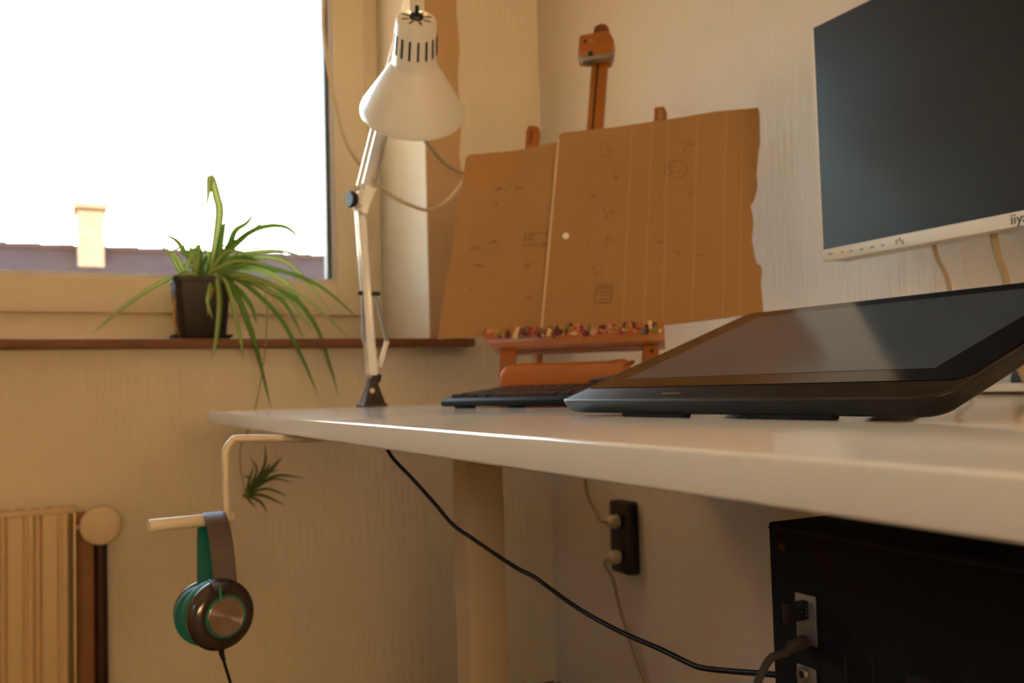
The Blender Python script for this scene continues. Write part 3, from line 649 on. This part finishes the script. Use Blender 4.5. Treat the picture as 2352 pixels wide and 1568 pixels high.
text('logo', 'iiyama', .0165, V((MX-.0007, lo_.y, lo_.z)), TXm, TYm, 'logo_dark', MO)
for (x, y, ww) in ((1908, 583, .008), (1935, 579, .005), (1955, 576, .005), (1980, 572, .006), (2004, 567, .007), (2028, 563, .005)):
    c = mp(x, y); MB().box((MX-.0008, c.y-ww/2, c.z-.0012), (MX-.0004, c.y+ww/2, c.z+.0012)).build('button_mark', 'print_mid', MO)
for i, (x, y) in enumerate(((2060, 556), (2067, 550), (2074, 556))):
    c = mp(x, y); MB().box((MX-.0008, c.y-.0016, c.z-.003), (MX-.0004, c.y+.0016, c.z+.003)).build('approval_mark', 'print_mid', MO)
for pts in (((2140, 555), (2152, 590), (2170, 625), (2181, 665), (2187, 720), (2188, 800)), ((2278, 535), (2290, 580), (2304, 620), (2313, 655), (2322, 720), (2325, 800))):
    w_ = .0028 if pts[0][0] < 2200 else .0042
    P_ = [mp(x, y, MX+.03) for x, y in pts]; P_[0] = P_[0]+V((0, 0, .012)); P_ += [V((P_[-1].x+.03, P_[-1].y, DT+.0045))]
    cb_ = MB().tube(P_, w_, 8, 5).build('monitor_cable', 'cable_tan')
    tag(cb_, 'thin tan cable hanging below the monitor, left one' if w_ < .003 else 'thicker tan cable hanging below the monitor beside its logo', 'cable', 'cables under the monitor')
# small black adapter on the ledge
ad = at(0, 1.115, 2336, 880)
tag(loft([[V((1.104+.026*(1-s), ad.y+e*q, .7945+h)) for s, e, q in ((0, 0, -1), (1, 0, -1), (1, 1, -1.0), (0, 1, -1.0))] for h, in ((0,),)]+[]).build('dummy', 'black') if False else
    MB().prism([V((1.102, ad.y-y, .7948+z)) for y, z in ((0, .001), (0, .004), (.002, .012), (.005, .0175), (.009, .020), (.06, .020), (.06, 0), (.001, 0))], V((.026, 0, 0))).build('power_adapter', 'black', bevel=.002), 'small black rounded power adapter on the white wall ledge', 'adapter')

# ================================================================== COMPUTER CASE
PX = .37
pc = lambda px, py, X=PX: at(0, X, px, py)
k0 = pc(1764, 1198)
pz1, py1 = k0.z, k0.y; py0 = py1-.46; pz0 = pz1-.46
PC = thing('computer_case', (PX+.1, (py0+py1)/2, pz0), 'black computer case under the desk with steel port plates', 'computer case')
MB().box((PX, py0, pz0), (PX+.205, py1, pz1)).build('body', 'case', PC, bevel=.0012)
MB().box((PX-.0008, py0, pz1-.0035), (PX+.0004, py1-.001, pz1-.0022)).build('top_seam', 'dark', PC)
sc_ = pc(1798, 1256); MB().lathe([(.0023, 0), (.0023, .0010), (.0012, .0014)], sc_, V((-1, 0, 0)), 14).build('screw', 'brass', PC)
def pplate(x0, y0_, x1, y1_):
    a, c = pc(x0, y0_), pc(x1, y1_); return a, c, MB().box((PX-.0012, c.y, c.z), (PX+.001, a.y, a.z)).build('port_plate', 'plate', PC, bevel=.0003)
a, c, plt = pplate(1829, 1358, 1879, 1486)
u0p, u1p = pc(1846, 1376), pc(1861, 1422)
MB().box((PX-.0016, u1p.y, u1p.z), (PX-.001, u0p.y, u0p.z)).build('port', 'dark', plt)
for t in (.25, .42, .6, .78):
    z = u0p.z+(u1p.z-u0p.z)*t; MB().box((PX-.0019, u1p.y+.0006, z-.0004), (PX-.0015, u1p.y+.0012, z+.0004)).build('contact', 'alu', plt)
a2, c2, plt2 = pplate(1833, 1522, 1880, 1640)
jk = pc(1852, 1546)
MB().lathe([(.0030, 0), (.0040, .0004), (.0042, .002), (.0034, .003), (.0022, .003), (.0020, .001)], jk+V((-.001, 0, 0)), V((-1, 0, 0)), 24).build('audio_jack', 'alu', plt2)
MB().lathe([(.0019, 0), (.0019, .0022)], jk+V((-.001, 0, 0)), V((-1, 0, 0)), 16).build('jack_hole', 'dark', plt2)
for (x, y) in ((2002, 1500), (1940, 1505)):
    q = pc(x, y); MB().box((PX-.0006, q.y-.0012, q.z-.08), (PX+.0004, q.y, q.z)).build('panel_slit', 'dark', PC)
q = pc(2080, 1545); MB().box((PX-.0008, q.y-.05, q.z-.04), (PX+.0004, q.y, q.z)).build('recess', 'dark', PC)
# usb dongle, audio cable
d0 = pc(1847, 1376); d1 = pc(1858, 1425)
ub = thing('usb_dongle', (PX-.006, d0.y, d1.z), 'small black wireless dongle plugged into the case', 'usb dongle')
MB().box((PX-.0155, d1.y+.0004, d1.z+.0002), (PX-.0016, d0.y-.0002+.0012, d0.z-.0002)).build('body', 'black', ub, bevel=.0006)
MB().box((PX-.0018, d1.y+.0008, d1.z+.001), (PX-.0013, d0.y-.0004, d0.z-.001)).build('connector', 'alu', ub)
jp = pc(1852, 1472)
dj = (pc(1812, 1487, PX-.022)-jp)
au = thing('audio_cable', jp, 'grey braided audio cable plugged into the case', 'cable')
dj.normalize()
MB().lathe([(.0032, 0), (.0036, .001), (.0036, .004), (.0030, .0045), (.0034, .005), (.0034, .017), (.0028, .018)], jp+V((-.0012, 0, 0)), dj, 18).build('plug', 'braid', au)
b = MB(); prof = []
for i in range(9): prof += [(.0029-.00012*i, i*.0013), (.0024-.00010*i, i*.0013+.0007)]
rp = jp+dj*.0178+V((-.0012, 0, 0)); b.lathe(prof, rp, (dj+V((0, 0, -.25))).normalized(), 14).build('strain_relief', 'braid', au)
p1 = rp+(dj+V((0, 0, -.25))).normalized()*.010
zz = (p1-CAM).dot(FW)
MB().tube([p1-(dj*.004), p1, dep(1772, 1510, zz-.004), dep(1752, 1540, zz-.008), dep(1738, 1575, zz-.01), dep(1725, 1660, zz-.01), dep(1735, 1800, zz), dep(1800, 1950, zz+.02), dep(1850, 2400, zz+.02)], .0021, 10, 6).build('cord', 'braid', au)
# low stand that carries the case
ST = thing('stool', (PX+.1, (py0+py1)/2, 0), 'low wooden stool carrying the black computer case', 'stool')
MB().box((PX-.01, py0-.02, pz0-.025), (PX+.215, py1+.02, pz0-.0003)).build('seat', 'floor', ST, bevel=.003)
for x in (PX, PX+.175):
    for y in (py0, py1-.03): MB().box((x, y, 0), (x+.03, y+.03, pz0-.025)).build('leg', 'floor', ST, bevel=.002)

# ================================================================== CABLES AND OUTLET UNDER THE DESK
path = [(880, 1020, 1.02), (898, 1046, 1.0), (950, 1102, .98), (1000, 1158, .97), (1042, 1206, .96), (1085, 1236, .95), (1140, 1274, .93), (1190, 1306, .91), (1226, 1324, .89), (1262, 1350, .87), (1330, 1398, .84), (1420, 1448, .79), (1520, 1492, .74), (1575, 1519, .71), (1612, 1533, .69), (1680, 1541, .66), (1780, 1549, .62), (1850, 1560, .6)]
P_ = [dep(*p) for p in path]; P_[0].z = DT-.024
tag(MB().tube(P_, .0021, 10, 5).build('power_cable', 'cable'), 'long black cable sagging under the desk towards the computer', 'cable')
wl = lambda px, py, X=XW: at(0, X, px, py)
OU = thing('power_outlet', wl(1430, 1310, XW), 'black double wall outlet with two pale plugs under the desk', 'wall outlet')
OD = .028
oa, oc = wl(1399, 1152, XW-OD), wl(1446, 1300, XW-OD)
pts = []
oy0, oy1, oz0, oz1 = oc.y, oa.y, wl(1425, 1316, XW-OD).z, wl(1425, 1152, XW-OD).z
for (cy_, cz_, a0) in ((oy1-.008, oz1-.008, 0), (oy0+.008, oz1-.008, 90), (oy0+.008, oz0+.008, 180), (oy1-.008, oz0+.008, 270)):
    for i in range(5):
        a = math.radians(a0+90*i/4); pts.append(V((XW-OD, cy_+.008*math.cos(a), cz_+.008*math.sin(a))))
MB().prism(pts, (OD-.0005, 0, 0)).build('socket_strip', 'black', OU, bevel=.002)
ym = (oy0+oy1)/2
for py_, nm in ((1195, 0), (1275, 1)):
    c = wl(1414, py_, XW-OD); MB().lathe([(.017, 0), (.018, .002), (.018, .003)], V((XW-OD, ym, c.z)), V((-1, 0, 0)), 24).build('socket', 'dark', OU)
    pg = thing('plug', V((XW-OD-.02, ym, c.z)), 'upper pale plug with grey cord in the black outlet' if nm == 0 else 'lower pale plug with tan cord in the black outlet', 'plug', 'plugs in the outlet')
    MB().lathe([(.0145, 0), (.015, .002), (.0145, .016), (.009, .024), (.005, .026)], V((XW-OD-.0032, ym, c.z)), V((-1, .0, 0)), 20).build('body', 'plug', pg)
    st = V((XW-OD-.028, ym, c.z))
    if nm == 0: MB().tube([st, st+V((-.012, .008, .002)), wl(1372, 1180, XW-.06), wl(1352, 1145, XW-.06), wl(1345, 1110, XW-.06), wl(1343, 1060, XW-.06), wl(1343, 1000, XW-.055)], .0032, 8, 6).build('cord', 'cable_grey', pg)
    else: MB().tube([st, st+V((-.010, .004, -.012)), wl(1408, 1330, XW-.04), wl(1424, 1400, XW-.03), wl(1446, 1470, XW-.02), wl(1480, 1568, XW-.015), wl(1510, 1640, XW-.012)], .0034, 8, 6).build('cord', 'cable_tan', pg)

# ================================================================== RADIATOR
RY = YW-.115
rx1 = at(1, RY, 176, 1170).x; rz1 = at(1, RY, 176, 1163).z
RA = thing('radiator', (rx1-.4, RY+.05, .12), 'cream ribbed panel radiator below the window', 'radiator')
rx0 = rx1-1.0; rzb = .13
b = MB(); n_r = 17; pts = []
pw = (rx1-.012-rx0)/n_r
for i in range(n_r):
    x = rx0+i*pw
    pts += [(x, .000), (x+pw*.10, .000), (x+pw*.20, .016), (x+pw*.62, .016), (x+pw*.68, .009), (x+pw*.74, .009), (x+pw*.80, .014), (x+pw*.92, .014), (x+pw, .000)]
outl = [V((x, RY+.012-d, rzb)) for x, d in pts]+[V((rx1-.012, RY+.020, rzb)), V((rx0, RY+.020, rzb))]
b.prism(outl, (0, 0, rz1-.012-rzb)).build('front_panel', 'rad', RA, smooth=False)
MB().box((rx0, RY+.06, rzb), (rx1-.006, RY+.072, rz1-.012)).build('rear_panel', 'rad', RA, bevel=.002)
MB().box((rx0-.002, RY-.001, rz1-.012), (rx1, RY+.012, rz1)).build('top_edge', 'rad', RA, bevel=.002)
MB().box((rx1-.006, RY, rzb), (rx1-.001, RY+.075, rz1-.004)).build('side_panel', 'rad', RA, bevel=.001)
for i in range(38):
    x = rx0+.01+i*.026
    if x < rx1-.02: MB().box((x, RY+.014, rz1-.010), (x+.014, RY+.072, rz1-.003)).build('grille_bar', 'rad', RA)
for x in (rx0+.15, rx1-.15): MB().box((x-.02, RY+.072, rz1-.2), (x+.02, YW-.003, rz1-.1)).build('wall_bracket', 'rad', RA)
kc = at(1, RY+.0, 232, 1206)
MB().tube([V((rx1-.004, RY+.045, kc.z+.012)), V((kc.x, RY+.045, kc.z+.012))], .013, 14).build('valve_body', 'casing', RA)
MB().lathe([(.018, -.045), (.02, -.03), (.034, -.026), (.038, -.02), (.0385, .004), (.036, .010), (.031, .012)], kc, V((-.12, -1, .02)), 36).build('thermostat_knob', 'knob', RA)
ppx = at(1, RY+.045, 232, 1300).x
MB().tube([V((kc.x, RY+.045, kc.z+.002)), V((kc.x+.001, RY+.047, kc.z-.1)), V((kc.x+.002, RY+.047, 0))], .0125, 16).build('supply_pipe', 'pipe', RA)['label'] = 'dark brown vertical pipe'
xa, xb = at(1, YW-.012, 172, 1300).x, at(1, YW-.012, 221, 1300).x
tag(MB().box((xa, YW-.02, 0.0), (xb, YW-.0005, at(1, YW-.012, 200, 1215).z)).build('pipe_casing', 'casing', bevel=.002), 'brown wooden strip on the wall behind the radiator pipe', 'pipe casing')

# ================================================================== SPIDER PLANT
PY_ = YW+.055
plb = at(1, PY_, 462, 770); pc0 = V((plb.x, PY_, ZS))
SP = thing('spider_plant', pc0, 'spider plant with long arching leaves in black pot on the sill', 'potted plant')
prx = (at(1, PY_, 525, 640).x-at(1, PY_, 390, 640).x)/2; pbx = prx*.80
ztop = at(1, PY_, 460, 640).z
def sq(r, z, rc=.018): return [V((pc0.x+u, pc0.y+v, z)) for u, v in rrect(-r, r, -r*.85, r*.85, (rc,)*4, 5)]
pot = loft([sq(pbx*.94, ZS+.006), sq(pbx, ZS+.010), sq(prx*.95, ztop-.014), sq(prx*.955, ztop-.012), sq(prx, ztop-.011), sq(prx, ztop), sq(prx*.94, ztop), sq(prx*.90, ztop-.012)]).build('pot', 'pot', SP)
loft([sq(pbx*1.06, ZS+.0003), sq(pbx*1.26, ZS+.010), sq(pbx*1.27, ZS+.012), sq(pbx*1.20, ZS+.012), sq(pbx*1.05, ZS+.003)]).build('saucer', 'pot', SP)
loft([sq(prx*.90, ztop-.013), sq(prx*.88, ztop-.009), sq(prx*.5, ztop-.004)]).build('soil', 'soil', SP)
def sp(px, py, dy=0): return at(1, PY_+dy, px, py)
leaves = [  # pixels, depth of the tip towards the room, half width (mm), kind
 ([(488, 622), (503, 500), (497, 450), (484, 406), (479, 438), (474, 492)], -.01, 7.5, 'a'),
 ([(492, 625), (500, 590), (510, 540), (520, 498)], -.02, 6, 'd'),
 ([(497, 622), (520, 575), (540, 530), (568, 510), (590, 478)], .03, 6, 'd'),
 ([(500, 620), (528, 572), (575, 533), (616, 519), (655, 521), (682, 541), (702, 562)], .02, 5.2, 'd'),
 ([(500, 622), (515, 585), (560, 545), (608, 505)], -.03, 6, 'd'),
 ([(496, 622), (540, 590), (590, 577), (650, 576), (712, 592)], -.02, 4.6, 'a'),
 ([(498, 624), (560, 606), (620, 615), (727, 652), (823, 730)], -.07, 4.6, 'd'),
 ([(500, 628), (545, 630), (610, 650), (708, 690), (800, 775)], -.09, 4.4, 'a'),
 ([(500, 628), (560, 632), (670, 680), (727, 752), (758, 840), (778, 909)], -.12, 4, 'd'),
 ([(498, 628), (540, 638), (631, 714), (689, 810), (731, 909)], -.15, 4.4, 'd'),
 ([(494, 628), (525, 645), (566, 733), (593, 817), (622, 937)], -.16, 5.2, 'd'),
 ([(490, 628), (515, 640), (547, 752), (561, 828)], -.14, 4.8, 'a'),
 ([(484, 626), (494, 632), (502, 694), (495, 782), (485, 826)], -.14, 6.2, 'a'),
 ([(480, 626), (480, 650), (476, 690), (488, 733)], -.12, 5.2, 'a'),
 ([(470, 630), (440, 628), (383, 642), (325, 675), (268, 717), (211, 767)], -.08, 4.4, 'a'),
 ([(455, 635), (425, 625), (402, 587), (362, 560)], -.03, 4.2, 'a'),
 ([(452, 635), (420, 630), (397, 592), (383, 566)], -.04, 4.2, 'a'),
 ([(440, 636), (428, 625), (437, 590), (443, 565)], -.03, 4.2, 'a'),
 ([(462, 630), (430, 585), (402, 550), (362, 536)], .02, 4.8, 'd'),
 ([(452, 634), (452, 610), (455, 572)], .0, 4, 'a'),
 ([(466, 632), (466, 605), (470, 568)], -.02, 4, 'a'),
 ([(476, 630), (480, 600), (477, 565)], .02, 4, 'a'),
 ([(500, 624), (560, 595), (643, 596), (700, 640), (765, 722)], -.05, 4.2, 'a'),
 ([(500, 628), (560, 640), (620, 670), (670, 694), (731, 782)], -.10, 4.4, 'a'),
 ([(500, 628), (550, 640), (612, 665), (658, 702), (700, 782)], -.08, 4.6, 'd'),
 ([(498, 626), (560, 612), (620, 625), (672, 662), (690, 700)], -.04, 4.4, 'a'),
 ([(498, 626), (530, 615), (580, 618), (640, 640)], -.02, 4.6, 'a'),
 ([(494, 626), (520, 605), (570, 600), (620, 612)], -.05, 4.6, 'a'),
 ([(486, 626), (515, 600), (560, 590), (600, 600)], -.03, 4.6, 'd'),
 ([(486, 630), (530, 652), (575, 700), (590, 745)], -.11, 4.2, 'd'),
 ([(470, 632), (455, 600), (440, 580), (420, 580)], .03, 3.8, 'd'),
 ([(480, 628), (490, 590), (505, 560), (512, 540)], .03, 4, 'd'),
 ([(486, 626), (505, 595), (530, 560), (541, 530)], .01, 4, 'd'),
 ([(436, 637), (405, 675), (400, 733), (415, 778)], -.065, 2.0, 'b'),
 ([(488, 628), (490, 660), (478, 700), (478, 725)], -.125, 1.8, 'b'),
 ([(500, 628), (600, 660), (640, 700), (670, 745)], -.09, 1.8, 'b'),
]
mk = {'a': ['leaf', 'leaf_pale'], 'd': ['leaf_dk', 'leaf'], 'b': ['leaf_dry', 'leaf_dry']}
cz_ = ztop-.008
for pts, dt, wmm, kd_ in leaves:
    n_p = len(pts); P_ = []
    for i, (x, y) in enumerate(pts):
        t = i/(n_p-1); P_.append(sp(x, y, dt*(t**.8)))
    root = V((pc0.x+.018*random.uniform(-1, 1)+.25*(P_[0].x-pc0.x), pc0.y+random.uniform(-.012, .012), cz_)); P_[0] = root
    if kd_ == 'b': P_[0] = V((P_[1].x*.6+pc0.x*.4, pc0.y-.02, cz_))
    MB().leaf(P_, wmm/1000*1.4, random.uniform(-.7, .7) if pts[-1][1] > 560 else random.uniform(-.2, .2)).build('leaf', mk[kd_], SP, fix=False, angle=80)
for i in range(14):
    a = random.uniform(0, 6.28); r = random.uniform(.05, .13); h = random.uniform(.02, .09)
    P_ = [V((pc0.x+.01*math.cos(a), pc0.y+.01*math.sin(a), cz_)), pc0+V((r*.4*math.cos(a)+.02, r*.35*math.sin(a), ztop-ZS+h)), pc0+V((r*math.cos(a)+.03, r*.7*math.sin(a), ztop-ZS+h*.7))]
    MB().leaf(P_, .0045, random.uniform(-1, 1)).build('leaf', mk[random.choice('ad')], SP, fix=False, angle=80)
# runner with a plantlet hanging below the desk edge
SY = -.17
stp = [V((pc0.x+.02, pc0.y-.01, cz_)), sp(540, 640, -.05), sp(600, 655, -.11), sp(613, 700, SY), sp(612, 760, SY), sp(604, 840, SY), sp(588, 930, SY), sp(572, 985, SY), sp(556, 1014, SY), sp(551, 1055, SY), sp(556, 1098, SY), sp(564, 1136, SY)]
MB().tube(stp, .0012, 6, 6).build('runner', 'stolon', SP)
pb = stp[-1]
pk = MB().lathe([(.002, -.006), (.006, -.002), (.0065, .003), (.003, .009)], pb, V((.7, 0, .4)), 10).build('plantlet', 'stolon', SP)
for (x, y, mx_, my_, ww) in ((648, 1050, 615, 1085, 5.5), (609, 1021, 606, 1072, 3.2), (574, 1050, 590, 1080, 2.2), (584, 1066, 574, 1100, 2.8), (698, 1097, 630, 1093, 3), (557, 1094, 572, 1098, 2.4), (660, 1138, 612, 1122, 3), (655, 1160, 605, 1138, 3.4), (614, 1178, 598, 1152, 3), (587, 1164, 574, 1150, 2.6), (672, 1108, 625, 1100, 2.4), (612, 1085, 585, 1112, 4), (622, 1062, 600, 1095, 4.4), (640, 1078, 612, 1090, 3)):
    dy = random.uniform(-.03, .03)
    MB().leaf([pb, sp(mx_, my_, SY+dy*.5), sp(x, y, SY+dy)], ww/1000, random.uniform(-.5, .5)).build('plantlet_leaf', ['leaf_baby', 'leaf_baby'], pk, fix=False, angle=80)
# daylight portal in the window opening (samples the sky, gives no light itself)
pd = bpy.data.lights.new('window_portal', 'AREA'); pd.shape = 'RECTANGLE'; pd.size = XR-WX0; pd.size_y = WZ1-ZS; pd.cycles.is_portal = True
po = bpy.data.objects.new('window_portal', pd); COL.objects.link(po); po.location = ((XR+WX0)/2, YF+.1, (WZ1+ZS)/2); po.rotation_euler = (-math.pi/2, 0, 0)
pd2 = bpy.data.lights.new('added_window_portal', 'AREA'); pd2.shape = 'RECTANGLE'; pd2.size = W2[1]-W2[0]; pd2.size_y = W2[3]-W2[2]; pd2.cycles.is_portal = True  # sky portal for the added left-wall window
po2 = bpy.data.objects.new('added_window_portal', pd2); COL.objects.link(po2); po2.location = (XL-.16, (W2[0]+W2[1])/2, (W2[2]+W2[3])/2); po2.rotation_euler = (math.pi/2, 0, -math.pi/2)
